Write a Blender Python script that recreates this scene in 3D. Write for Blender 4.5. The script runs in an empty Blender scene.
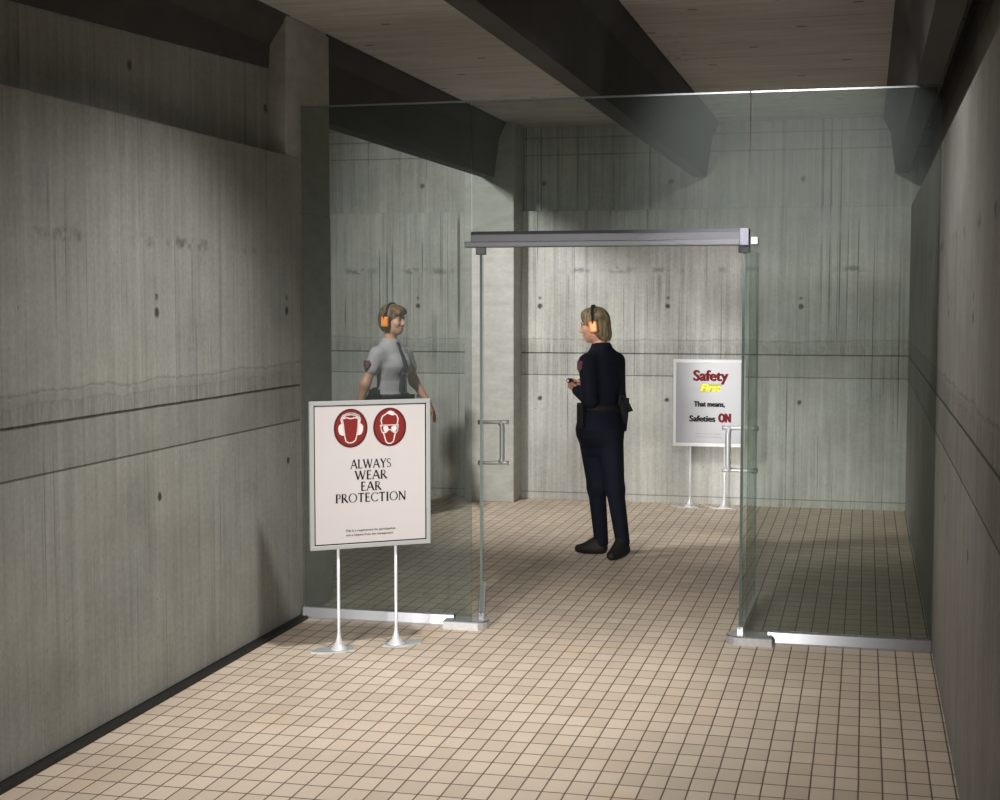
import bpy, bmesh, math, random
import numpy as np
from mathutils import Vector, Matrix, Euler
random.seed(3)
D = bpy.data
COL = bpy.context.scene.collection
PI = math.pi

# ------------------------------------------------------------------ helpers
def link(o, parent=None):
    COL.objects.link(o)
    if parent: o.parent = parent
    return o
def obj(name, bm, mat, parent=None, smooth=False, loc=None):
    me = D.meshes.new(name)
    if isinstance(bm, bmesh.types.BMesh):
        bmesh.ops.recalc_face_normals(bm, faces=bm.faces)
        bm.to_mesh(me); bm.free()
    else:
        me.from_pydata(*bm)
    if mat: me.materials.append(mat)
    if smooth:
        for p in me.polygons: p.use_smooth = True
    o = D.objects.new(name, me)
    if loc is not None: o.location = loc
    return link(o, parent)
def thing(name, label, cat, loc=(0, 0, 0), rz=0, group=None):
    o = D.objects.new(name, None); o.empty_display_size = .1
    o.location = loc; o.rotation_euler = (0, 0, rz)
    o['label'] = label; o['category'] = cat
    if group: o['group'] = group
    return link(o)
def struct(name, bm, mat, smooth=False):
    o = obj(name, bm, mat, None, smooth); o['kind'] = 'structure'; return o
def box(bm, x0, x1, y0, y1, z0, z1, bev=0, seg=2):
    vs = [bm.verts.new(p) for p in ((x0,y0,z0),(x1,y0,z0),(x1,y1,z0),(x0,y1,z0),(x0,y0,z1),(x1,y0,z1),(x1,y1,z1),(x0,y1,z1))]
    fs = [bm.faces.new([vs[i] for i in f]) for f in ((0,3,2,1),(4,5,6,7),(0,1,5,4),(1,2,6,5),(2,3,7,6),(3,0,4,7))]
    if bev:
        es = {e for f in fs for e in f.edges}
        bmesh.ops.bevel(bm, geom=list(es), offset=bev, segments=seg, profile=.5, affect='EDGES')
    return bm
def BX(*a, **k): return box(bmesh.new(), *a, **k)
def prism(bm, pts, z0, z1, axis='z'):
    """extrude a 2-D outline; axis z: pts are (x,y); axis y: pts are (x,z); axis x: pts are (y,z)"""
    def P(a, b, t): return {'z': (a, b, t), 'y': (a, t, b), 'x': (t, a, b)}[axis]
    A = [bm.verts.new(P(a, b, z0)) for a, b in pts]; B = [bm.verts.new(P(a, b, z1)) for a, b in pts]
    n = len(pts)
    bm.faces.new(A); bm.faces.new(B[::-1])
    for i in range(n): bm.faces.new((A[i], A[(i+1) % n], B[(i+1) % n], B[i]))
    return bm
def tube(bm, pts, rad, seg=12, cap=True):
    pts = [Vector(p) for p in pts]; rings = []
    if not hasattr(rad, '__len__'): rad = [rad]*len(pts)
    up = None
    for i, p in enumerate(pts):
        t = (pts[min(i+1, len(pts)-1)] - pts[max(i-1, 0)]).normalized()
        if up is None: up = t.orthogonal().normalized()
        up = (up - t*up.dot(t)).normalized(); s = t.cross(up)
        rings.append([bm.verts.new(p + (up*math.cos(2*PI*k/seg) + s*math.sin(2*PI*k/seg))*rad[i]) for k in range(seg)])
    for a, b in zip(rings, rings[1:]):
        for k in range(seg): bm.faces.new((a[k], a[(k+1) % seg], b[(k+1) % seg], b[k]))
    if cap: bm.faces.new(rings[0][::-1]); bm.faces.new(rings[-1])
    return bm
def lathe(bm, prof, seg=32, c=(0, 0, 0)):
    return tube(bm, [(c[0], c[1], c[2]+z) for r, z in prof], [max(r, 1e-4) for r, z in prof], seg)

# ------------------------------------------------------------------ node expressions
class X:
    def __init__(s, nt, k): s.nt = nt; s.k = k
    def _m(s, op, *a, clamp=False):
        n = s.nt.nodes.new('ShaderNodeMath'); n.operation = op; n.use_clamp = clamp
        for i, v in enumerate((s,)+a):
            if isinstance(v, X): s.nt.links.new(v.k, n.inputs[i])
            else: n.inputs[i].default_value = v
        return X(s.nt, n.outputs[0])
    def __add__(s, o): return s._m('ADD', o)
    __radd__ = __add__
    def __mul__(s, o): return s._m('MULTIPLY', o)
    __rmul__ = __mul__
    def __sub__(s, o): return s._m('SUBTRACT', o)
    def __rsub__(s, o): return (s*-1)+o
    def __truediv__(s, o): return s._m('DIVIDE', o)
    def floor(s): return s._m('FLOOR')
    def frac(s): return s._m('FRACT')
    def abs(s): return s._m('ABSOLUTE')
    def max(s, o): return s._m('MAXIMUM', o)
    def min(s, o): return s._m('MINIMUM', o)
    def pow(s, o): return s._m('POWER', o)
    def sqrt(s): return s._m('SQRT')
    def gt(s, o): return s._m('GREATER_THAN', o)
    def clamp(s): return s._m('ADD', 0., clamp=True)
    def step(s, a, b):                       # smooth ramp, 0 at a and 1 at b
        n = s.nt.nodes.new('ShaderNodeMapRange'); n.interpolation_type = 'SMOOTHSTEP'
        s.nt.links.new(s.k, n.inputs[0]); n.inputs[1].default_value = a; n.inputs[2].default_value = b
        return X(s.nt, n.outputs[0])
class M:
    """a node material under construction"""
    def __init__(s, name):
        s.m = D.materials.new(name); s.m.use_nodes = True; s.nt = s.m.node_tree
        s.b = s.nt.nodes['Principled BSDF']; s.out = s.nt.nodes['Material Output']
    def pos(s):
        g = s.nt.nodes.new('ShaderNodeNewGeometry'); q = s.nt.nodes.new('ShaderNodeSeparateXYZ')
        s.nt.links.new(g.outputs['Position'], q.inputs[0]); return [X(s.nt, q.outputs[i]) for i in range(3)]
    def opos(s):
        g = s.nt.nodes.new('ShaderNodeTexCoord'); q = s.nt.nodes.new('ShaderNodeSeparateXYZ')
        s.nt.links.new(g.outputs['Object'], q.inputs[0]); return [X(s.nt, q.outputs[i]) for i in range(3)]
    def vec(s, *a):
        n = s.nt.nodes.new('ShaderNodeCombineXYZ')
        for i, v in enumerate(a):
            if isinstance(v, X): s.nt.links.new(v.k, n.inputs[i])
            else: n.inputs[i].default_value = v
        return n.outputs[0]
    def noise(s, v, scale=1, detail=3, rough=.5, lac=2):
        n = s.nt.nodes.new('ShaderNodeTexNoise'); s.nt.links.new(v, n.inputs['Vector'])
        n.inputs['Scale'].default_value = scale; n.inputs['Detail'].default_value = detail; n.inputs['Roughness'].default_value = rough
        return X(s.nt, n.outputs['Fac'])
    def white(s, v):
        n = s.nt.nodes.new('ShaderNodeTexWhiteNoise'); s.nt.links.new(v, n.inputs['Vector'])
        return X(s.nt, n.outputs['Value'])
    def mix(s, f, a, b):
        n = s.nt.nodes.new('ShaderNodeMix'); n.data_type = 'RGBA'
        for i, v in ((0, f), (6, a), (7, b)):
            if isinstance(v, X): s.nt.links.new(v.k, n.inputs[i])
            elif hasattr(v, 'is_output'): s.nt.links.new(v, n.inputs[i])
            elif i: n.inputs[i].default_value = (*v, 1)
            else: n.inputs[i].default_value = v
        return n.outputs[2]
    def scale(s, c, f):
        n = s.nt.nodes.new('ShaderNodeVectorMath'); n.operation = 'SCALE'
        if hasattr(c, 'is_output'): s.nt.links.new(c, n.inputs[0])
        else: n.inputs[0].default_value = c
        if isinstance(f, X): s.nt.links.new(f.k, n.inputs['Scale'])
        else: n.inputs['Scale'].default_value = f
        return n.outputs[0]
    def base(s, c):
        if hasattr(c, 'is_output'): s.nt.links.new(c, s.b.inputs['Base Color'])
        else: s.b.inputs['Base Color'].default_value = (*c, 1)
        return s
    def set(s, **k):
        for a, v in k.items():
            i = s.b.inputs[{'rough': 'Roughness', 'metal': 'Metallic', 'spec': 'Specular IOR Level', 'coat': 'Coat Weight', 'alpha': 'Alpha', 'sss': 'Subsurface Weight'}[a]]
            if isinstance(v, X): s.nt.links.new(v.k, i)
            else: i.default_value = v
        return s
    def bump(s, h, dist=.01, st=.5):
        n = s.nt.nodes.new('ShaderNodeBump'); n.inputs['Strength'].default_value = st; n.inputs['Distance'].default_value = dist
        s.nt.links.new(h.k, n.inputs['Height']); s.nt.links.new(n.outputs[0], s.b.inputs['Normal']); return s

def simple(name, col, rough=.5, metal=0., var=.06, sc=40, spec=.5):
    m = M(name); x, y, z = m.opos()
    n = m.noise(m.vec(x, y, z), sc, 3)
    return m.base(m.scale(col, n*(2*var) + (1-var))).set(rough=rough, metal=metal, spec=spec).m

# ------------------------------------------------------------------ concrete
def concrete(name, axis, col=(.385, .395, .370), off=0., period=1.13, streak=1., holes=True, joints=True):
    """shuttered concrete; axis = the horizontal coordinate of the wall (0: x, 1: y)"""
    m = M(name); p = m.pos(); h = p[axis]; z = p[2]; o = p[1-axis]
    big = m.noise(m.vec(h, z, off), 1.3, 4, .6)
    fine = m.noise(m.vec(h, z, off+o*.2), 45, 3, .6)
    st1 = m.noise(m.vec(h*22, z*.5, off+3), 1, 4, .65)
    st2 = m.noise(m.vec(h*75, z*1.2, off+7), 1, 2, .5)
    blot = m.noise(m.vec(h*3.2, z*2.6, off+50), 1, 5, .68)
    v = .58 + big*.46 + (blot-.5)*.46 + (fine-.5)*.34 + (st1-.5)*(.48*streak) + (st2-.5)*(.20*streak)
    pit = m.noise(m.vec(h*34, z*34, off+60), 1, 2, .5).step(.70, .76) * blot.step(.45, .6)
    v = v * (1 - pit*.35)
    # dark runs of water, only on some stretches
    run = m.noise(m.vec(h*16, z*.16, off+11), 1, 2, .6).step(.60, .70) * m.noise(m.vec(h*1.1, z*.9, off+5), 1, 2).step(.46, .62)
    thin = m.noise(m.vec(h*60, z*.22, off+13), 1, 1, .5).step(.64, .72) * m.noise(m.vec(h*1.6, z*1.1, off+9), 1, 2).step(.44, .6)
    v = v * (1 - run*(.20*streak)) * (1 - thin*(.42*streak))
    # vertical seams between shutter boards
    seam = ((h/.283 + off).frac() - .5).abs().step(.482, .5) * m.noise(m.vec(h*2, z*.8, off), 1, 1).step(.5, .6)
    v = v * (1 - seam*(.12*streak))
    bmp = fine*.5 + st2*.4*streak
    if joints:
        wob = (m.noise(m.vec(h*2.2, z*1.5, off), 1, 6, .75)-.5)
        wz = z + wob*.10
        lip = wz.step(1.375, 1.385) * (1-wz.step(1.415, 1.425))
        lipe = 1 - ((wz-1.425).abs()).step(.002, .009)        # ragged lip of spilled concrete
        teeth = m.noise(m.vec(h*55, z*5, off+21), 1, 3, .7)
        band = z.step(1.298, 1.305) * (1-wz.step(1.40, 1.45))
        v = v * (1 - band*(.08+teeth.step(.35, .65)*.20)) * (1 + lip*teeth.step(.45, .6)*.20) * (1 - lipe*.22*teeth.step(.3, .5))
        jw = m.noise(m.vec(h*9, 0., off+70), 1, 3, .6)
        j1 = (1 - ((z + wob*.010 - 1.303).abs()).step(.0015, .0085)) * (jw*.9+.5).min(1.)
        mid = z.step(1.108, 1.112) * (1-z.step(1.300, 1.304))
        v = v * (1 - mid*.15)
        j2 = 1 - ((z - 1.110).abs()).step(.002, .006)
        v = v * (1 - j1*.72) * (1 - j2*.55)
        # the stained line higher up
        sw = (z + wob*.05 - 2.03).abs()
        spots = m.noise(m.vec(h*2.6, 0., off+31), 1, 3, .7).step(.47, .6)
        sl = (1 - sw.step(.008, .04)) * m.noise(m.vec(h*14, z*14, off+41), 1, 3, .7).step(.4, .6) * spots
        v = v * (1 - sl*.5)
        below = (1-z.step(1.95, 2.04)) * z.step(1.45, 1.9) * m.noise(m.vec(h*26, z*.3, off+43), 1, 2).step(.55, .7) * spots
        v = v * (1 - below*.36)
        u1 = 1 - ((z-3.05).abs()).step(.003, .009); u2 = 1 - ((z-3.2).abs()).step(.003, .012)
        v = v * (1-u1*.4) * (1-u2*.35)
        foot = 1 - ((z-.066).abs()).step(.003, .007)
        if axis == 0: v = v * (1 - foot*.45)
        bmp = bmp + lip*teeth*.9 + band*teeth*.9 - j1*4 - j2*2
    if holes:
        hh = ((h - off*0 - holes)/period + .5).frac()*period - period/2
        def hole(zc, r):
            d = (hh*hh + (z-zc)*(z-zc)).sqrt() + pr_
            return 1 - d.step(r*.35, r)
        pr_ = (m.noise(m.vec(h*40, z*40, off), 1, 2)-.5)*.02
        H_ = hole(1.715, .03).max(hole(1.785, .02)*.7).max(hole(.90, .026)).max(hole(2.80, .03)*.8)
        v = v * (1 - H_*.8); bmp = bmp - H_*5
    tint = m.noise(m.vec(h, z, off+2), 2.2, 3)
    c = m.mix(tint.step(.4, .7), (col[0]*1.0, col[1]*.98, col[2]*.94), col)
    m.base(m.scale(c, v.max(.02))).set(rough=.85, spec=.25)
    m.bump(bmp, .004, .6)
    return m.m
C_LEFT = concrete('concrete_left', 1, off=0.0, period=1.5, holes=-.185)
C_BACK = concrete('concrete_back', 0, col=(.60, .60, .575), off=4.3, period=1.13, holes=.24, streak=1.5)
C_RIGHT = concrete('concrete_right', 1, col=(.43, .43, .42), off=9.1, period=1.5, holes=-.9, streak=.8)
def mottled(name, col, sx=6, sy=6, sz=6, amp=.5, lines=False):
    m = M(name); x, y, z = m.pos()
    a = m.noise(m.vec(x*sx, y*sy, z*sz), 1, 4, .65); b = m.noise(m.vec(x, y, z), 60, 3, .6); g = m.noise(m.vec(x, y, z), 1.1, 3)
    v = .55 + a*amp + (b-.5)*.25 + (g-.5)*.5 + .2
    if lines:
        w = m.noise(m.vec(x*1.5, y*0+.3, 0.), 1, 3)*.03
        l = ((y+w)/.62).frac().sub(.5) if False else ((((y+w)/.62).frac())-.5).abs().step(.485, .5)
        k = m.noise(m.vec(x*1.2, y*2, 5.), 1, 2).step(.35, .5)
        cr = (m.noise(m.vec(x*1.6, y*1.6, 2.), 1, 4, .6)-.5).abs()
        crack = (1 - cr.step(.0, .008)) * m.noise(m.vec(x, y, 8.), .9, 1).step(.5, .6)
        dx = ((x+(y/.62).floor()*.31)/.85).frac()*.85-.42; dy = ((y/.62).frac()-.42)*.62
        dash = (1-dx.abs().step(.02, .035)) * (1-dy.abs().step(.012, .02))
        v = v * (1-l*k*.5) * (1-crack*.45) * (1-dash*.65)
    m.base(m.scale(col, v)).set(rough=.88, spec=.2).bump(a+b*.6, .004, .5)
    return m.m
C_PILLAR = mottled('concrete_pillar', (.43, .43, .395), 5, 5, 14, .7)
C_CEIL = mottled('concrete_ceiling', (.43, .415, .40), 2, 16, 5, 1.0, True)
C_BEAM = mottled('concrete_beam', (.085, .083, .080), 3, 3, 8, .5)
BLACK_BASE = simple('black_rubber', (.012, .012, .011), .6)

# ------------------------------------------------------------------ floor tiles
m = M('floor_tiles'); x, y, z = m.pos()
TU, TV = .0855, .1392
u = x/TU + .5; v = (y+2.522)/TV
wx = (m.noise(m.vec(x, y, 0.), 5, 2)-.5)*.10
u = u + wx*.4; v = v + (m.noise(m.vec(x, y, 4.), 5, 2)-.5)*.05
du = ((u.frac()-.5).abs()); dv = ((v.frac()-.5).abs())
gr = du.step(.455, .478).max(dv.step(.462, .482))
cell = m.vec(u.floor(), v.floor(), 0.); r1 = m.white(cell); r2 = m.white(m.vec(u.floor(), v.floor(), 5.))
tile = m.mix(r1, (.66, .545, .425), (.78, .655, .525))
tile = m.mix(r2.step(.7, 1.)*.5, tile, (.72, .56, .44))
patch = m.noise(m.vec(x, y*.8, 0.), 1.7, 3, .6).step(.6, .75)
tile = m.mix(patch*.35, tile, (.78, .53, .27))
spk = m.noise(m.vec(x, y, 0.), 170, 2, .7); big = m.noise(m.vec(x, y, 3.), 1.2, 3)
tile = m.scale(tile, (spk-.5)*.35 + .80 + big*.4)
m.base(m.mix(gr, tile, (.15, .11, .08))).set(rough=.6, spec=.3).bump((1-gr)+spk*.15, .003, .6)
TILE = m.m

# ------------------------------------------------------------------ glass & metals
def glass(name, tint, refl=1.0):
    m = M(name); nt = m.nt; nt.nodes.remove(m.b)
    t = nt.nodes.new('ShaderNodeBsdfTransparent'); t.inputs[0].default_value = (*tint, 1)
    g = nt.nodes.new('ShaderNodeBsdfGlossy'); g.inputs['Roughness'].default_value = .01; g.inputs[0].default_value = (.9, 1, .96, 1)
    f = nt.nodes.new('ShaderNodeFresnel'); f.inputs[0].default_value = 1.5
    geo = nt.nodes.new('ShaderNodeNewGeometry')
    fr = X(nt, f.outputs[0]); k = (fr*refl) * (1-X(nt, geo.outputs['Backfacing']))
    mx = nt.nodes.new('ShaderNodeMixShader'); nt.links.new(k.k, mx.inputs[0])
    nt.links.new(t.outputs[0], mx.inputs[1]); nt.links.new(g.outputs[0], mx.inputs[2])
    # pale haze mixed into the glass, lightening the darks seen through it
    df = nt.nodes.new('ShaderNodeBsdfDiffuse'); df.inputs[0].default_value = (.58, .64, .61, 1)
    m2 = nt.nodes.new('ShaderNodeMixShader'); m2.inputs[0].default_value = .026
    nt.links.new(mx.outputs[0], m2.inputs[1]); nt.links.new(df.outputs[0], m2.inputs[2])
    nt.links.new(m2.outputs[0], m.out.inputs[0]); return m.m
GLASS = glass('tinted_glass', (.745, .772, .755), .8)
GLASS_EDGE = simple('glass_edge', (.085, .11, .10), .6, 0, .1, 40, .2)
SILVER = simple('brushed_silver', (.50, .50, .52), .25, .8, .05)
HEADER = simple('header_metal', (.055, .054, .064), .45, .0, .08)
PEWTER = simple('pewter', (.50, .50, .50), .4, .5, .25, 60)
DARKMET = simple('dark_fitting', (.05, .05, .06), .4, .3)
CHROME = simple('handle_metal', (.62, .63, .64), .28, .35, .04)

# ------------------------------------------------------------------ the room
W = 3.385; YB = 5.08; HC = 3.30; LED = 2.553; YF = -8.8
XL = -2.7
struct('floor', BX(XL-.2, W+.4, YF-.2, YB+.4, -.12, 0), TILE)
struct('ceiling', BX(XL-.2, W+.4, YF-.2, YB+.4, HC, HC+.15), C_CEIL)
struct('wall_left', BX(-.44, 0, YF, 0.0, .018, LED, bev=.006), C_LEFT)
struct('wall_left_upper', BX(-.44, -.112, YF, -.0, LED-.02, HC), C_LEFT)
struct('baseboard_left', BX(-.30, .046, YF, -.035, 0, .018), BLACK_BASE)
struct('wall_right', BX(W, W+.35, YF, YB+.15, 0, LED, bev=.006), C_RIGHT)
struct('wall_right_upper', BX(W+.15, W+.35, YF, YB+.15, LED-.02, HC), C_RIGHT)
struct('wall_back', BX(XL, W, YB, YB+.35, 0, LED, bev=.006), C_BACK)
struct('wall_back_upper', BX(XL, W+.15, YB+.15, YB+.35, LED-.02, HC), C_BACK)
struct('wall_front', BX(-.44, W+.35, YF-.2, YF, 0, HC), C_BACK)
struct('wall_range_left', BX(XL-.2, XL, .3, YB+.35, 0, HC), C_LEFT)
struct('wall_range_front', BX(XL-.2, -.44, .25, .5, 0, HC), C_PILLAR)
struct('pillar', BX(-.44, -.004, -.15, .50, LED-.3, HC, bev=.008), C_PILLAR)
struct('pillar_base', BX(-.44, -.004, .002, .50, 0, LED-.3), C_PILLAR)
struct('pillar', BX(-.375, .07, 4.79, YB+.1, 0, HC, bev=.008), C_PILLAR)
def beam(cx, y0, y1, dz0=0.):
    pr = [(-.16, HC+.01), (.16, HC+.01), (.155, HC-.02), (.097, HC-.135), (.055, HC-.47), (-.055, HC-.47), (-.097, HC-.135), (-.155, HC-.02)]
    bm = bmesh.new(); prism(bm, [(cx+a, b) for a, b in pr], y0, y1, 'y')
    return bm
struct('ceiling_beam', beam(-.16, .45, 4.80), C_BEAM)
# the near stretch of that beam, its underside dropping towards the near end
bm = bmesh.new()
def sect(y, zb, xr):
    return [bm.verts.new(p) for p in ((-.42, y, HC+.005), (0, y, HC+.005), (-.02, y, HC-.05), (xr, y, HC-.16), (xr-.008, y, zb), (-.42, y, zb))]
a = sect(-.10, 3.02, -.098); b = sect(YF+.02, 2.60, -.075)
for i in range(6): bm.faces.new((a[i], a[(i+1) % 6], b[(i+1) % 6], b[i]))
bm.faces.new(a[::-1]); bm.faces.new(b)
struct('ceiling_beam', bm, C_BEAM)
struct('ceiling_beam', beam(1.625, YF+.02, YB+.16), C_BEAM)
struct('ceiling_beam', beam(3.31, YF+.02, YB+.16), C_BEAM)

# ------------------------------------------------------------------ glass front
GT = 2.82; XA, XB = .985, 2.450
def pane(name, x0, x1, z0, z1):
    o = struct(name, BX(x0, x1, -.006, .006, z0, z1), GLASS)
    return o
def rail(par, x0, x1):
    pts = [(-.032, 0), (.032, 0), (.032, .012), (.022, .062), (.016, .066), (-.016, .066), (-.022, .062), (-.032, .012)]
    bm = bmesh.new(); prism(bm, pts, x0, x1, 'x'); obj('bottom_rail', bm, SILVER, par)
TOPE = simple('polished_edge', (.15, .165, .17), .4, 0, .1)
def edge(par, x0, x1, z0, z1):
    obj('glass_edge', BX(x0, x1, -.008, .008, z0, z1), TOPE, par)
w1 = pane('window_1', .02, XA-.003, .05, GT); rail(w1, .012, XA-.10); edge(w1, .02, XA-.003, GT, GT+.009)
w2 = pane('window_2', XB+.003, W-.004, .05, GT); rail(w2, XB+.12, W-.003); edge(w2, XB+.003, W-.004, GT, GT+.009)
w3 = pane('window_3', XA+.003, XB-.003, 2.13, GT); edge(w3, XA+.003, XB-.003, GT, GT+.009)

# header rail over the opening
bm = bmesh.new(); prism(bm, [(-.045, 2.078), (.045, 2.078), (.045, 2.118), (.034, 2.136), (-.034, 2.136), (-.045, 2.118)], .99, 2.452, 'x')
hd = struct('trim_1', bm, HEADER)
bm = bmesh.new(); box(bm, .957, 2.405, -.052, .04, 2.052, 2.082, bev=.004); obj('track', bm, simple('track_metal', (.085, .084, .096), .45, .0), hd)
obj('end_block', BX(2.462, 2.497, -.05, .05, 2.055, 2.092, bev=.004), simple('block_metal', (.42, .42, .45), .4, .5), hd)
obj('end_block', BX(2.405, 2.452, -.056, .05, 2.05, 2.137, bev=.003), simple('block_dark', (.13, .13, .16), .4, .5), hd)
def pivot(name, xc, s):
    bm = bmesh.new(); pts = []
    x0, x1 = (xc-.12, xc+.12)
    R = .075
    for k in range(9):
        t = -PI/2 + PI*k/8; pts.append((s*(.12-R) + s*R*math.cos(t), R*math.sin(t)))
    pts += [(-s*.12, R), (-s*.12, -R)]
    prism(bm, [(xc+a, b-.02) for a, b in pts], 0, .048)
    bmesh.ops.bevel(bm, geom=[e for e in bm.edges if all(v.co.z > .04 for v in e.verts)], offset=.008, segments=2, profile=.5, affect='EDGES')
    o = obj(name, bm, PEWTER)
    o.data.materials.append(SILVER)
    for p in o.data.polygons:
        if p.normal.z > .3: p.material_index = 1
    o['kind'] = 'structure'; return o
pivot('trim_2', .965, 1); pivot('trim_3', 2.475, -1)

def door(name, hx, hy, ex, ey, side, a=.152, b=.19):
    L = math.hypot(ex-hx, ey-hy); rz = math.atan2(ey-hy, ex-hx)
    o = obj(name, BX(0, L, -.006, .006, .06, 2.04), GLASS, None); o['kind'] = 'structure'
    o.location = (hx, hy, 0); o.rotation_euler = (0, 0, rz)
    obj('glass_edge', BX(L, L+.004, -.006, .006, .06, 2.04), GLASS_EDGE, o)
    obj('glass_edge', BX(-.004, 0, -.007, .007, .08, 2.015), GLASS_EDGE, o)
    obj('bottom_rail', BX(0, L, -.018, .018, .008, .075, bev=.004), SILVER, o)
    obj('top_pivot', BX(-.02, .055, -.028, .028, 2.015, 2.058, bev=.004), DARKMET, o)
    # tubular pull handle, standing off the glass on the walkway side
    xh = L-.17; z0, z1 = .815, 1.055; n = side
    h = obj('door_handle', tube(bmesh.new(), [(xh, n*(a-.017), z0-.0), (xh, n*(a-.002), z0+.012), (xh, n*a, z0+.03), (xh, n*a, z1-.03), (xh, n*(a-.002), z1-.012), (xh, n*(a-.017), z1)], .0155), CHROME, o, True)
    for zz in (z0, z1):
        obj('handle_arm', tube(bmesh.new(), [(xh, n*-.02, zz), (xh, n*.0, zz), (xh, n*(b-.02), zz), (xh, n*b, zz)], [.014, .0105, .0115, .013]), CHROME, h, True)
        obj('end_cap', tube(bmesh.new(), [(xh, n*-.028, zz), (xh, n*-.006, zz)], [.013, .016]), CHROME, h, True)
    return o
door('door_1', 1.030, .02, .815, .88, -1, .115, .155)
door('door_2', 2.424, .02, 2.436, .86, 1, .142, .175)

# ------------------------------------------------------------------ lettering
PAPER = simple('sign_paper', (.45, .42, .41), .45, 0, .02, 8)
INK = simple('sign_ink', (.01, .01, .011), .6, 0, .02, 40, .2)
RED = simple('sign_red', (.16, .007, .005), .55, 0, .03)
MAROON = simple('sign_maroon', (.07, .006, .008), .45)
WHITE = simple('sign_white', (.56, .52, .50), .45, 0, .02)
FRAME1 = simple('sign_frame', (.36, .37, .36), .4, .2, .05)
FRAME2 = simple('sign_frame_white', (.66, .66, .66), .35, .0, .02)
GREY_INK = simple('sign_grey_ink', (.10, .10, .10), .6, 0, .02, 40, .2)
YELLOW = simple('sign_yellow', (.85, .82, .03), .5)
DRED = simple('sign_dark_red', (.14, .001, .004), .6, 0, .06, 40, .2)
POSTM = simple('sign_post', (.80, .80, .82), .3, .3, .03)
PLATE = simple('sign_foot', (.60, .63, .64), .2, .2, .05)
def seg2(x0, y0, x1, y1, w0, w1=None):
    w1 = w0 if w1 is None else w1
    L = math.hypot(x1-x0, y1-y0) or 1; nx, ny = -(y1-y0)/L, (x1-x0)/L
    return [(x0+nx*w0/2, y0+ny*w0/2), (x1+nx*w1/2, y1+ny*w1/2), (x1-nx*w1/2, y1-ny*w1/2), (x0-nx*w0/2, y0-ny*w0/2)]
def arc2(cx, cy, rx, ry, a0, a1, wmin, wmax, n=18):
    out = []
    for i in range(n):
        t0 = math.radians(a0+(a1-a0)*i/n); t1 = math.radians(a0+(a1-a0)*(i+1)/n)
        f = lambda t: wmin+(wmax-wmin)*abs(math.cos(t))
        P = lambda t, s: (cx+(rx+s*f(t)/2)*math.cos(t), cy+(ry+s*f(t)/2)*math.sin(t))
        out.append([P(t0, 1), P(t1, 1), P(t1, -1), P(t0, -1)])
    return out
TH, TN, SR = .175, .10, .055
def ser(x, y, w=.2): return seg2(x-w/2, y, x+w/2, y, SR)
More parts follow.
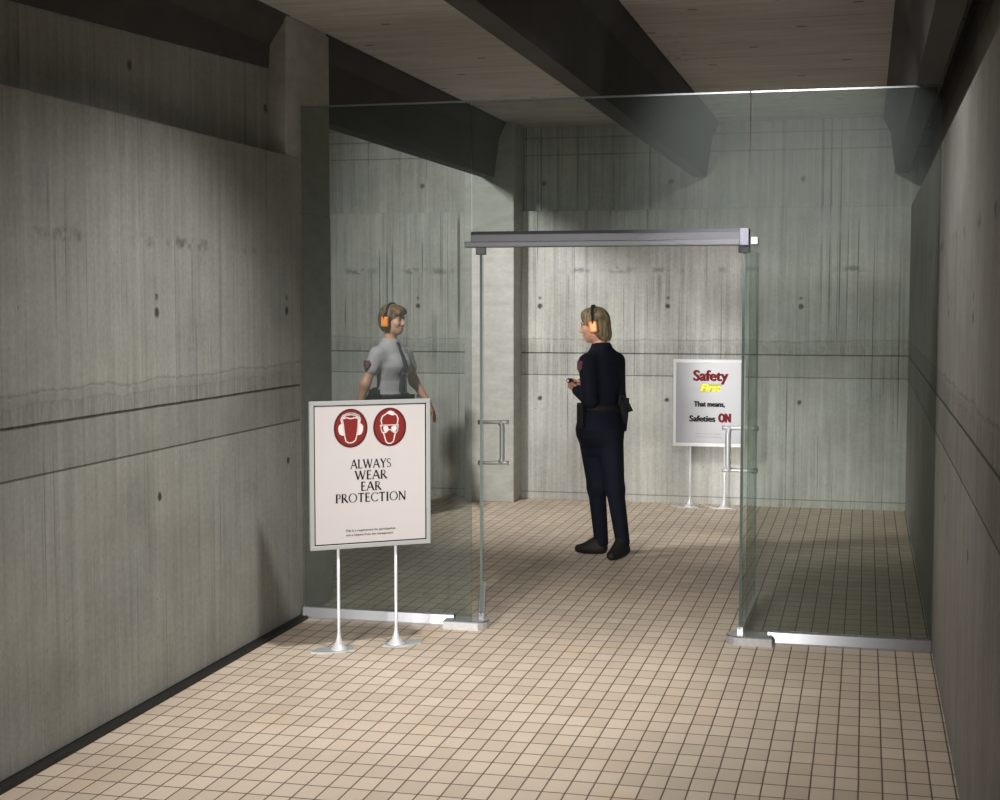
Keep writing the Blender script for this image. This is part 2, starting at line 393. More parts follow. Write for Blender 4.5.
def glyph(c):
    S = []; a = S.append
    if c == 'A': a(seg2(.06, 0, .40, 1, TN)); a(seg2(.42, 1, .78, 0, TH)); a(seg2(.18, .36, .64, .36, TN)); a(ser(.06, .017)); a(ser(.78, .017, .24)); w = .84
    elif c == 'L': a(seg2(.13, 0, .13, 1, TH)); a(seg2(.13, .03, .52, .03, TN)); a(seg2(.51, 0, .54, .2, .05)); a(ser(.13, .983, .26)); a(ser(.13, .017, .26)); w = .58
    elif c == 'W': a(seg2(.08, 1, .36, 0, TH)); a(seg2(.36, 0, .62, .95, TN)); a(seg2(.58, 1, .86, 0, TH)); a(seg2(.86, 0, 1.12, 1, TN)); a(ser(.08, .983, .22)); a(ser(.6, .983, .2)); a(ser(1.12, .983, .18)); w = 1.2
    elif c == 'Y': a(seg2(.07, 1, .38, .48, TH)); a(seg2(.70, 1, .39, .48, TN)); a(seg2(.38, 0, .38, .52, TH)); a(ser(.07, .983, .22)); a(ser(.70, .983)); a(ser(.38, .017, .26)); w = .76
    elif c == 'S': S += arc2(.27, .745, .20, .225, 40, 250, .05, .11); S += arc2(.27, .255, .22, .225, 70, -140, .05, .11); a(seg2(.19, .55, .37, .46, .11)); a(seg2(.43, .80, .43, .98, .04)); a(seg2(.07, .02, .07, .2, .04)); w = .54
    elif c == 'E': a(seg2(.13, 0, .13, 1, TH)); [a(seg2(.05, yy, xx, yy, TN)) for yy, xx in ((.972, .48), (.52, .42), (.028, .52))]; a(seg2(.48, .82, .48, 1, .04)); a(seg2(.42, .43, .42, .61, .04)); a(seg2(.51, 0, .54, .18, .04)); w = .58
    elif c == 'R': a(seg2(.13, 0, .13, 1, TH)); S += arc2(.28, .74, .22, .235, -90, 90, .05, .12); a(seg2(.1, .975, .3, .975, .05)); a(seg2(.13, .505, .3, .505, .05)); a(seg2(.3, .5, .68, 0, TH)); a(ser(.13, .017, .26)); a(ser(.70, .017, .14)); w = .72
    elif c == 'P': a(seg2(.13, 0, .13, 1, TH)); S += arc2(.28, .72, .22, .255, -90, 90, .05, .12); a(seg2(.1, .975, .3, .975, .05)); a(seg2(.13, .465, .3, .465, .05)); a(ser(.13, .017, .26)); w = .56
    elif c == 'O': S += arc2(.47, .5, .40, .48, 0, 360, .05, .13, 32); w = .94
    elif c == 'T': a(seg2(.36, 0, .36, 1, TH)); a(seg2(.04, .972, .68, .972, TN)); a(seg2(.04, .82, .06, 1, .04)); a(seg2(.68, .82, .66, 1, .04)); a(ser(.36, .017, .26)); w = .72
    elif c == 'C': S += arc2(.47, .5, .40, .48, 40, 320, .05, .13, 28); a(seg2(.78, .78, .78, .96, .04)); a(seg2(.78, .04, .78, .22, .04)); w = .82
    elif c == 'I': a(seg2(.16, 0, .16, 1, TH)); a(ser(.16, .983, .26)); a(ser(.16, .017, .26)); w = .32
    elif c == 'N': a(seg2(.12, 0, .12, 1, TN)); a(seg2(.10, 1, .72, 0, TH)); a(seg2(.72, 0, .72, 1, TN)); a(ser(.10, .983, .2)); a(ser(.12, .017)); a(ser(.72, .983)); w = .84
    else: w = .35
    return S, w
def quads_mesh(Q, y):
    V = []; F = []
    for q in Q:
        F.append(tuple(range(len(V), len(V)+len(q)))); V += [(a, y, b) for a, b in q]
    return V, [], F
def serif_text(txt, cx, z0, h, width, y, mat, par, name='lettering'):
    Q = []; x = 0
    for c in txt:
        S, w = glyph(c); Q += [[(x+a, b) for a, b in q] for q in S]; x += w+.06
    x -= .06; k = width/x
    Q = [[(cx+(a-x/2)*k, z0+b*h) for a, b in q] for q in Q]
    return obj(name, quads_mesh(Q, y), mat, par)
def sans_text(txt, cx, z0, h, width, y, mat, par, bold=.0, shear=0, heavy=0., name='lettering'):
    cu = D.curves.new(name, 'FONT'); cu.body = txt; cu.size = 1; cu.offset = bold; cu.extrude = 0; cu.resolution_u = 3; cu.shear = shear
    t = D.objects.new(name, cu); COL.objects.link(t)
    bpy.context.view_layer.update()
    me = D.meshes.new_from_object(t.evaluated_get(bpy.context.evaluated_depsgraph_get()))
    D.objects.remove(t); D.curves.remove(cu)
    xs = [v.co.x for v in me.vertices]; k = width/(max(xs)-min(xs)); c0 = (max(xs)+min(xs))/2
    for v in me.vertices: v.co = (cx+(v.co.x-c0)*k, y, z0+v.co.y*h/.70)
    if heavy:                                    # a heavier face: the strokes doubled sideways and slightly upwards
        bm = bmesh.new(); bm.from_mesh(me); base_ = list(bm.verts)+list(bm.edges)+list(bm.faces)
        for i, (dx, dz) in enumerate(((-1, 0), (1, 0), (-.5, .5), (.5, -.5))):
            g = bmesh.ops.duplicate(bm, geom=base_)['geom']
            bmesh.ops.translate(bm, vec=(dx*heavy*h, -.00004*(i+1), dz*heavy*h), verts=[q for q in g if isinstance(q, bmesh.types.BMVert)])
        bm.to_mesh(me); bm.free()
    me.materials.clear(); me.materials.append(mat); me.name = name
    return link(D.objects.new(name, me), par)
def ell(cx, cz, rx, rz, n=48): return [(cx+rx*math.cos(2*PI*i/n), cz+rz*math.sin(2*PI*i/n)) for i in range(n)]
def flat(name, polys, y, mat, par, t=.0006):
    bm = bmesh.new()
    for p in polys: prism(bm, p, y-t, y, 'y')
    return obj(name, bm, mat, par)
def poly_line(pts, w, closed=False):
    out = []
    n = len(pts)
    for i in range(n if closed else n-1):
        a, b = pts[i], pts[(i+1) % n]; d = math.hypot(b[0]-a[0], b[1]-a[1]) or 1; e = w*.3/d
        out.append(seg2(a[0]-(b[0]-a[0])*e, a[1]-(b[1]-a[1])*e, b[0]+(b[0]-a[0])*e, b[1]+(b[1]-a[1])*e, w))
    return out

def stand(root, x0, x1, z0, z1, posts, framem, bw, feet):
    """panel in local xz facing -y, posts and flared feet behind it"""
    pn = obj('sign_panel', BX(x0+bw*.5, x1-bw*.5, -.006, .006, z0+bw*.5, z1-bw*.5), PAPER, root)
    bm = bmesh.new()
    for a in ((x0, x1, z1-bw, z1), (x0, x1, z0, z0+bw), (x0, x0+bw, z0+bw, z1-bw), (x1-bw, x1, z0+bw, z1-bw)):
        box(bm, a[0], a[1], -.012, .010, a[2], a[3], bev=.002, seg=1)
    obj('sign_frame', bm, framem, root)
    for i, px in enumerate(posts):
        bm = bmesh.new()
        prof = [(.050, .008), (.040, .013), (.026, .028), (.016, .05), (.010, .075), (.0078, .10), (.0078, z0+.004)]
        lathe(bm, prof, 20, (px, .018, 0))
        p = obj('post', bm, POSTM, root, True)
        bm = bmesh.new(); prism(bm, [(px+a, .018+b) for a, b in feet[i]], 0, .009)
        obj('foot_plate', bm, PLATE, p)
    return pn

# ---- ear protection sign, in front of the left glass
d = math.atan2(.182, .245)
s1 = thing('floor_sign', 'framed sign on two posts reading ALWAYS WEAR EAR PROTECTION, before the left glass pane', 'sign', (.478, -.696, 0), d)
ft = [[(-.15, -.02), (-.10, .05), (.02, .07), (.075, .03), (.07, -.045), (.0, -.06), (-.09, -.055)],
      [(.15, .02), (.13, .05), (.02, .06), (-.06, .04), (-.075, -.01), (-.04, -.06), (.05, -.055), (.13, -.02)]]
stand(s1, -.151, .486, .522, 1.270, (0, .305), FRAME1, .022, ft)
Y1 = -.0075
flat('border_line', poly_line([(-.127, .547), (.461, .547), (.461, 1.246), (-.127, 1.246)], .006, True), -.0066, INK, s1)
def disc(cx, cz):
    o = flat('pictogram', [ell(cx, cz, .088, .098)], Y1, MAROON, s1)
    flat('red_disc', [ell(cx, cz, .078, .089)], Y1-.0007, RED, o); return o
px_m = 1/1000*85/121*.637      # one pixel of the enlarged detail in metres
def Z1(c, pts, c0): return [(c[0]+(a-c0[0])*.000458, c[1]-(b-c0[1])*.000436) for a, b in pts]
cA = (.062, 1.131); cB = (.268, 1.131)
o = disc(*cA); q = (247, 328); T = lambda p: Z1(cA, p, q)
L = [T([(105, 310), (120, 285), (150, 270), (170, 310), (175, 360), (172, 410), (150, 412), (120, 395), (107, 360)]),
     T([(390, 310), (375, 285), (345, 268), (325, 310), (318, 360), (322, 408), (345, 410), (372, 395), (385, 360)])]
L += poly_line(T([(150, 265), (140, 225), (160, 185), (200, 163), (247, 158), (295, 163), (335, 185), (352, 225), (345, 262)]), .010)
L += poly_line(T([(160, 195), (200, 168), (247, 162), (295, 170), (340, 200)]), .013)
L += poly_line(T([(150, 218), (205, 205), (247, 218), (290, 208), (335, 215), (330, 300), (315, 420), (300, 470), (265, 495), (220, 497), (190, 475), (178, 420), (165, 300), (150, 218)]), .0055)
flat('figure', L, Y1-.0014, WHITE, o)
o = disc(*cB); q = (700, 320); T = lambda p: Z1(cB, p, q)
L = [T([(655, 160), (680, 138), (715, 130), (750, 145), (762, 180), (725, 188), (690, 172)]),
     T([(625, 312), (650, 305), (680, 315), (685, 345), (670, 375), (640, 378), (625, 345)]),
     T([(778, 312), (755, 305), (722, 315), (716, 345), (728, 375), (762, 380), (780, 345)])]
L += poly_line(T([(660, 165), (615, 195), (598, 240), (610, 290), (595, 320), (605, 370), (630, 400), (655, 490), (680, 512), (715, 512), (740, 490), (762, 400), (788, 370), (795, 320), (785, 290), (798, 230), (780, 185), (755, 165)]), .006)
L += poly_line(T([(590, 298), (610, 375), (650, 388), (690, 350), (705, 350), (745, 388), (785, 378), (800, 298), (590, 298)]), .0045)
flat('figure', L, Y1-.0014, WHITE, o)
cx = .165
for t, zb, wd in (('ALWAYS', .926, .214), ('WEAR', .869, .170), ('EAR', .812, .108), ('PROTECTION', .755, .373)):
    serif_text(t, cx+.002, zb, .045, wd, Y1, INK, s1)
sans_text('This is a requirement for participation', cx-.002, .607, .011, .262, Y1, GREY_INK, s1, .0, 0, .05)
sans_text('not a request from the management.', cx-.004, .585, .011, .250, Y1, GREY_INK, s1, .0, 0, .05)

# ---- safety sign at the back wall
s2 = thing('floor_sign', 'white framed sign by the far wall reading Safety First in red and yellow', 'sign', (1.60, 4.86, 0), 0)
ft2 = [[(-.16, .0), (-.08, .05), (.05, .06), (.13, .02), (.08, -.05), (-.06, -.05)], [(-.13, .0), (-.06, .06), (.06, .06), (.15, .02), (.08, -.05), (-.06, -.05)]]
stand(s2, -.147, .460, .527, 1.268, (0, .292), FRAME2, .028, ft2)
s2p = simple('sign_paper_grey', (.36, .36, .375), .3, 0, .02, 8)
for c in s2.children:
    if c.name.startswith('sign_panel'): c.data.materials[0] = s2p
c2 = .165
sans_text('Safety', c2+.005, 1.088, .088, .290, Y1, DRED, s2, .012, 0, .06)
yl = sans_text('First', c2+.005, 1.000, .058, .165, Y1-.0012, YELLOW, s2, .01, .25, .07)
flat('highlight', [[(c2-.085, .990), (c2+.080, .996), (c2+.096, 1.062), (c2-.072, 1.062)]], -.0066, simple('highlight_yellow', (.40, .38, .09), .6), s2)
sans_text('That means,', c2-.005, .868, .044, .258, Y1, INK, s2, .01, 0, .075)
sans_text('Safeties', c2-.063, .740, .050, .216, Y1, INK, s2, .01, 0, .075)
sans_text('ON', c2+.125, .738, .072, .098, Y1, DRED, s2, .015, 0, .09)
sans_text('This is a requirement of anyone', c2-.01, .632, .009, .205, Y1, GREY_INK, s2)
sans_text('on the premises at the firing range', c2-.01, .606, .009, .220, Y1, GREY_INK, s2)

# ------------------------------------------------------------------ people: distance fields turned into surfaces
def A_(v): return np.array(v, dtype=np.float32)
class Field:
    def __init__(s, lo, hi, h):
        s.lo = A_(lo); s.h = h
        s.n = np.ceil((A_(hi)-s.lo)/h).astype(int)+1
        s.d = np.full(s.n, .3, np.float32)
    def _sub(s, lo, hi):
        i0 = np.clip(np.floor((lo-s.lo)/s.h).astype(int), 0, s.n-1); i1 = np.clip(np.ceil((hi-s.lo)/s.h).astype(int)+1, 1, s.n)
        if (i1 <= i0).any(): return None
        ax = [s.lo[k]+s.h*np.arange(i0[k], i1[k], dtype=np.float32) for k in range(3)]
        sl = tuple(slice(i0[k], i1[k]) for k in range(3))
        return sl, ax[0][:, None, None], ax[1][None, :, None], ax[2][None, None, :]
    def add(s, prim, k=.02, infl=0., sub=False):
        lo, hi, f = prim; pad = .03+abs(infl)+k
        r = s._sub(lo-pad, hi+pad)
        if r is None: return
        sl, x, y, z = r; v = f(x, y, z)-infl; d = s.d[sl]
        if sub:
            v = -v
            hh = np.clip(.5-.5*(d-v)/k, 0, 1); s.d[sl] = d*(1-hh)+v*hh+k*hh*(1-hh)
        else:
            hh = np.clip(.5+.5*(v-d)/k, 0, 1); s.d[sl] = v*(1-hh)+d*hh-k*hh*(1-hh)
    def cut(s, p, n):                       # keep the side the normal points away from
        p = A_(p); n = A_(n)/np.linalg.norm(n)
        ax = [s.lo[k]+s.h*np.arange(s.n[k], dtype=np.float32) for k in range(3)]
        q = (ax[0][:, None, None]-p[0])*n[0]+(ax[1][None, :, None]-p[1])*n[1]+(ax[2][None, None, :]-p[2])*n[2]
        s.d = np.maximum(s.d, q)
    def mesh(s):
        d = s.d; ins = d < 0; n = d.shape
        c = np.zeros([k-1 for k in n], np.int8)
        for i in (0, 1):
            for j in (0, 1):
                for k in (0, 1): c += ins[i:n[0]-1+i, j:n[1]-1+j, k:n[2]-1+k]
        act = (c > 0) & (c < 8); I = np.argwhere(act); idx = np.full(act.shape, -1, np.int64); idx[act] = np.arange(len(I))
        acc = np.zeros((len(I), 3)); cnt = np.zeros(len(I))
        cr = [(i, j, k) for i in (0, 1) for j in (0, 1) for k in (0, 1)]
        for a in cr:
            for ax in range(3):
                if a[ax]: continue
                b = list(a); b[ax] = 1
                da = d[I[:, 0]+a[0], I[:, 1]+a[1], I[:, 2]+a[2]]; db = d[I[:, 0]+b[0], I[:, 1]+b[1], I[:, 2]+b[2]]
                x = (da < 0) != (db < 0); t = np.where(x, da/np.where(x, da-db, 1), 0)
                p = np.tile(np.array(a, float), (len(I), 1)); p[:, ax] += t
                acc += p*x[:, None]; cnt += x
        V = (I+acc/cnt[:, None])*s.h+s.lo
        F = []
        for ax in range(3):
            u, v = (ax+1) % 3, (ax+2) % 3
            A0 = np.take(ins, range(n[ax]-1), ax); B0 = np.take(ins, range(1, n[ax]), ax)
            E = np.argwhere(A0 != B0); E = E[(E[:, u] > 0) & (E[:, v] > 0) & (E[:, u] < n[u]-1) & (E[:, v] < n[v]-1)]
            flip = ins[E[:, 0], E[:, 1], E[:, 2]]
            q = []
            for du, dv in ((1, 1), (0, 1), (0, 0), (1, 0)):
                e = E.copy(); e[:, u] -= du; e[:, v] -= dv; q.append(idx[e[:, 0], e[:, 1], e[:, 2]])
            q = np.stack(q, 1); q[~flip] = q[~flip][:, ::-1]; F.append(q)
        return V, np.concatenate(F)
def cone(a, b, ra, rb):
    a = A_(a); b = A_(b); ba = b-a; L2 = float(ba@ba) or 1e-9
    def f(x, y, z):
        h = np.clip(((x-a[0])*ba[0]+(y-a[1])*ba[1]+(z-a[2])*ba[2])/L2, 0, 1)
        return np.sqrt((x-a[0]-ba[0]*h)**2+(y-a[1]-ba[1]*h)**2+(z-a[2]-ba[2]*h)**2)-(ra+(rb-ra)*h)
    R = max(ra, rb); return np.minimum(a, b)-R, np.maximum(a, b)+R, f
def rotm(rz=0, rx=0, ry=0): return np.array((Matrix.Rotation(rz, 3, 'Z') @ Matrix.Rotation(ry, 3, 'Y') @ Matrix.Rotation(rx, 3, 'X')), dtype=np.float32)
def ellip(c, r, R=None):
    c = A_(c); r = A_(r); R = np.eye(3, dtype=np.float32) if R is None else R
    def f(x, y, z):
        X_, Y_, Z_ = x-c[0], y-c[1], z-c[2]
        p = [X_*R[0, i]+Y_*R[1, i]+Z_*R[2, i] for i in range(3)]
        k0 = np.sqrt(sum((p[i]/r[i])**2 for i in range(3))); k1 = np.sqrt(sum((p[i]/r[i]**2)**2 for i in range(3)))
        return k0*(k0-1)/np.maximum(k1, 1e-6)
    m_ = max(r); return c-m_, c+m_, f
def rbox(c, r, rad, R):
    c = A_(c); r = A_(r)
    def f(x, y, z):
        X_, Y_, Z_ = x-c[0], y-c[1], z-c[2]
        q = [np.abs(X_*R[0, i]+Y_*R[1, i]+Z_*R[2, i])-(r[i]-rad) for i in range(3)]
        return np.sqrt(sum(np.maximum(t, 0)**2 for t in q))+np.minimum(np.maximum(np.maximum(q[0], q[1]), q[2]), 0)-rad
    m_ = float(np.linalg.norm(r)); return c-m_, c+m_, f
def loft(levels):
    """levels: (z, cx, cy, rx, ry, yaw) stacked ellipses"""
    L = np.array(sorted(levels), dtype=np.float32)
    def f(x, y, z):
        zz = z.ravel(); g = [np.interp(zz, L[:, 0], L[:, i]).astype(np.float32)[None, None, :] for i in range(1, 6)]
        c, s_ = np.cos(g[4]), np.sin(g[4]); X_ = (x-g[0])*c+(y-g[1])*s_; Y_ = -(x-g[0])*s_+(y-g[1])*c
        k = np.sqrt((X_/g[2])**2+(Y_/g[3])**2); d = (k-1)*np.minimum(g[2], g[3])
        e = np.maximum(L[0, 0]-z, z-L[-1, 0])
        return np.maximum(d, e)
    m_ = L[:, 3:5].max(); lo = A_([L[:, 1].min()-m_, L[:, 2].min()-m_, L[0, 0]]); hi = A_([L[:, 1].max()+m_, L[:, 2].max()+m_, L[-1, 0]])
    return lo, hi, f
def fieldobj(F, name, mat, par):
    V, Q = F.mesh(); me = D.meshes.new(name)
    me.vertices.add(len(V)); me.vertices.foreach_set('co', V.astype(np.float32).ravel())
    me.loops.add(Q.size); me.loops.foreach_set('vertex_index', Q.ravel().astype(np.int32))
    me.polygons.add(len(Q)); me.polygons.foreach_set('loop_start', np.arange(0, Q.size, 4, dtype=np.int32)); me.polygons.foreach_set('loop_total', np.full(len(Q), 4, np.int32))
    me.polygons.foreach_set('use_smooth', np.ones(len(Q), bool)); me.update(calc_edges=True); me.validate()
    me.materials.append(mat)
    return link(D.objects.new(name, me), par)
def unit(v): v = A_(v); return v/np.linalg.norm(v)
def hand(w, dr, pn, curl=.3, th=1, s=1.):
    """wrist point, pointing direction, direction the palm faces, th: side of the thumb"""
    w = A_(w); dr = unit(dr); pn = A_(pn); pn = unit(pn-dr*float(pn@dr)); sd = np.cross(dr, pn)*th
    R = np.stack([dr, sd, pn], 1).astype(np.float32)
    P = [rbox(w+dr*.045*s, (.046*s, .038*s, .013*s), .012*s, R)]
    for i, (o, ln, r) in enumerate(((.029, .076, .0080), (.0097, .084, .0083), (-.0097, .079, .0080), (-.028, .063, .0072))):
        b = w+dr*(.085-.004*abs(i-1.2))*s+sd*o*s; ang = 0; cu = curl*(1+.12*i); p = b; rr = r*s
        sp = (.10-.07*i)*.6
        for k, fr in enumerate((.44, .31, .25)):
            ang += cu*(1.0, 1.15, .8)[k]
            v = dr*math.cos(ang)+pn*math.sin(ang)+sd*sp*math.cos(ang)*.6
            e = p+v*ln*fr*s; P.append(cone(p, e, rr, rr*.9)); p = e; rr *= .9
    b = w+dr*.022*s+sd*.030*s+pn*.004
    v1 = unit(dr*.72+sd*.62+pn*.35); m1 = b+v1*.040*s; v2 = unit(dr*.86+sd*.25+pn*(.35+curl*.5)); m2 = m1+v2*.030*s; v3 = unit(dr*.9+sd*.02+pn*(.3+curl*.7)); m3 = m2+v3*.024*s
    P += [cone(b, m1, .0125*s, .0105*s), cone(m1, m2, .0105*s, .0095*s), cone(m2, m3, .0092*s, .0078*s)]
    return P
def head_prims(c, R, s=1.):
    """c: head centre; R columns: forward, left, up"""
    c = A_(c)
    def P(f_, l, u): return c+(R[:, 0]*f_+R[:, 1]*l+R[:, 2]*u)*s
    E = lambda p, r: ellip(P(*p), [t*s for t in r], R)
    return [(E((-.012, 0, .030), (.092, .072, .083)), .01), (E((.022, 0, -.030), (.068, .060, .082)), .03),
            (E((.058, 0, -.088), (.026, .026, .022)), .025), (E((.020, 0, -.066), (.055, .050, .035)), .03),
            (cone(P(.088, 0, .012), P(.104, 0, -.026), .0065*s, .0105*s), .012), (E((.088, .0, -.034), (.014, .017, .009)), .008),
            (E((.080, 0, -.058), (.014, .024, .0065)), .006), (E((.077, 0, -.068), (.013, .020, .007)), .006),
            (E((.078, .034, .022), (.012, .022, .007)), .012), (E((.078, -.034, .022), (.012, .022, .007)), .012),
            (E((.062, .040, -.025), (.022, .020, .022)), .02), (E((.062, -.040, -.025), (.022, .020, .022)), .02),
            (E((-.010, .072, -.008), (.020, .010, .032)), .006), (E((-.010, -.072, -.008), (.020, .010, .032)), .006)], P
def head_rot(yaw, pitch, roll=0):      # yaw: direction of the face from +x, pitch: nodding down
    return np.array(Matrix.Rotation(yaw, 3, 'Z') @ Matrix.Rotation(pitch, 3, 'Y') @ Matrix.Rotation(roll, 3, 'X'), dtype=np.float32)

SKIN = simple('skin', (.52, .27, .185), .5, 0, .05, 30); 
for k_ in ('Subsurface Weight',): SKIN.node_tree.nodes['Principled BSDF'].inputs[k_].default_value = .05
def cloth(name, col, rough=.85):
    m = M(name); x, y, z = m.opos()
    w = m.noise(m.vec(x*9, y*9, z*5), 1, 3, .55); f_ = m.noise(m.vec(x, y, z), 300, 2)
    return m.base(m.scale(col, (f_-.5)*.25+1)).set(rough=rough, spec=.2).bump(w, .03, .55).m
NAVY = cloth('navy_cloth', (.0028, .0038, .0095)); SHIRT = cloth('grey_shirt', (.36, .34, .36)); TROUSER = cloth('dark_trouser', (.018, .022, .034))
LEATHER = simple('black_leather', (.008, .0075, .0075), .65, 0, .06, 40, .25); RUBBER = simple('black_plastic', (.007, .007, .007), .5, 0, .06, 40, .3)
ORANGE = simple('orange_cup', (.95, .30, .06), .3, 0, .04)
PATCH = simple('shoulder_patch', (.10, .028, .04), .8, 0, .35, 90); EYEW = simple('eye_white', (.42, .38, .35), .3); IRIS = simple('iris', (.05, .03, .02), .15); LIP = simple('lip', (.40, .12, .10), .45)
def hairmat(name, a, b):
    m = M(name); x, y, z = m.opos()
    n = m.noise(m.vec(x*70, y*70, z*7), 1, 3, .6)
    return m.base(m.mix(n.step(.35, .65), a, b)).set(rough=.55, spec=.35).bump(n, .01, .7).m
BLOND = hairmat('blond_hair', (.065, .050, .026), (.25, .19, .105)); BROWN = hairmat('brown_hair', (.07, .04, .022), (.17, .10, .055))

def earmuffs(par, P, R, s=1.):
    root = D.objects.new('ear_defenders', None)
    bm = bmesh.new(); pts = []
    for k in range(25):
        t = PI*k/24; pts.append(P(-.008, .096*math.cos(t)*(1+.02*math.sin(t)), .0+.137*math.sin(t)))
    for q in range(len(pts)-1):
        a, b = pts[q], pts[q+1]
    # flat band, 16 mm wide
    f_ = R[:, 0]*.010*s; rows = []
    cen = P(-.008, 0, 0)
    for p in pts:
        o_ = unit(p-cen)*.0035*s
        rows.append([bm.verts.new(p-f_-o_), bm.verts.new(p+f_-o_), bm.verts.new(p+f_+o_), bm.verts.new(p-f_+o_)])
    for a, b in zip(rows, rows[1:]):
        for k in range(4): bm.faces.new((a[k], a[(k+1) % 4], b[(k+1) % 4], b[k]))
    bm.faces.new(rows[0]); bm.faces.new(rows[-1][::-1])
    band = obj('ear_defenders', bm, RUBBER, par, False)
    for sg in (1, -1):
        F = Field(P(-.008, sg*.09, -.012)-.07*s, P(-.008, sg*.09, -.012)+.07*s, .0022)
        F.add(rbox(P(-.006, sg*.104, -.012), (.030*s, .019*s, .041*s), .014*s, R), .002)
        fieldobj(F, 'ear_cup', ORANGE, band)
        F = Field(P(-.008, sg*.09, -.012)-.07*s, P(-.008, sg*.09, -.012)+.07*s, .003)
        F.add(rbox(P(-.006, sg*.083, -.012), (.033*s, .012*s, .043*s), .010*s, R), .002)
        fieldobj(F, 'cushion', RUBBER, band)
        obj('yoke', tube(bmesh.new(), [P(-.008, sg*.100, .06), P(-.008, sg*.122, .035), P(-.008, sg*.125, .012)], .0045*s, 8), RUBBER, band, True)
    return band
def face_bits(par, P, R, s=1.):
    for sg in (1, -1):
        F = Field(P(.078, sg*.032, .004)-.03, P(.078, sg*.032, .004)+.03, .0015); F.add(ellip(P(.0765, sg*.032, .004), (.0095*s, .0125*s, .0062*s), R), .001)
        e = fieldobj(F, 'eye', EYEW, par)
        F = Field(P(.088, sg*.032, .004)-.012, P(.088, sg*.032, .004)+.012, .001); F.add(ellip(P(.0842, sg*.032, .004), (.0035*s, .006*s, .006*s), R), .001)
        fieldobj(F, 'iris', IRIS, e)
        obj('eyebrow', tube(bmesh.new(), [P(.0885, sg*.016, .028), P(.0875, sg*.034, .032), P(.077, sg*.052, .026)], [.003, .003, .0015], 6), BROWN, par, True)
    F = Field(P(.088, 0, -.062)-.035, P(.088, 0, -.062)+.035, .0015)
    F.add(ellip(P(.0850, 0, -.0575), (.011*s, .021*s, .0048*s), R), .001); F.add(ellip(P(.0825, 0, -.0665), (.011*s, .017*s, .0055*s), R), .001)
    fieldobj(F, 'lips', LIP, par)

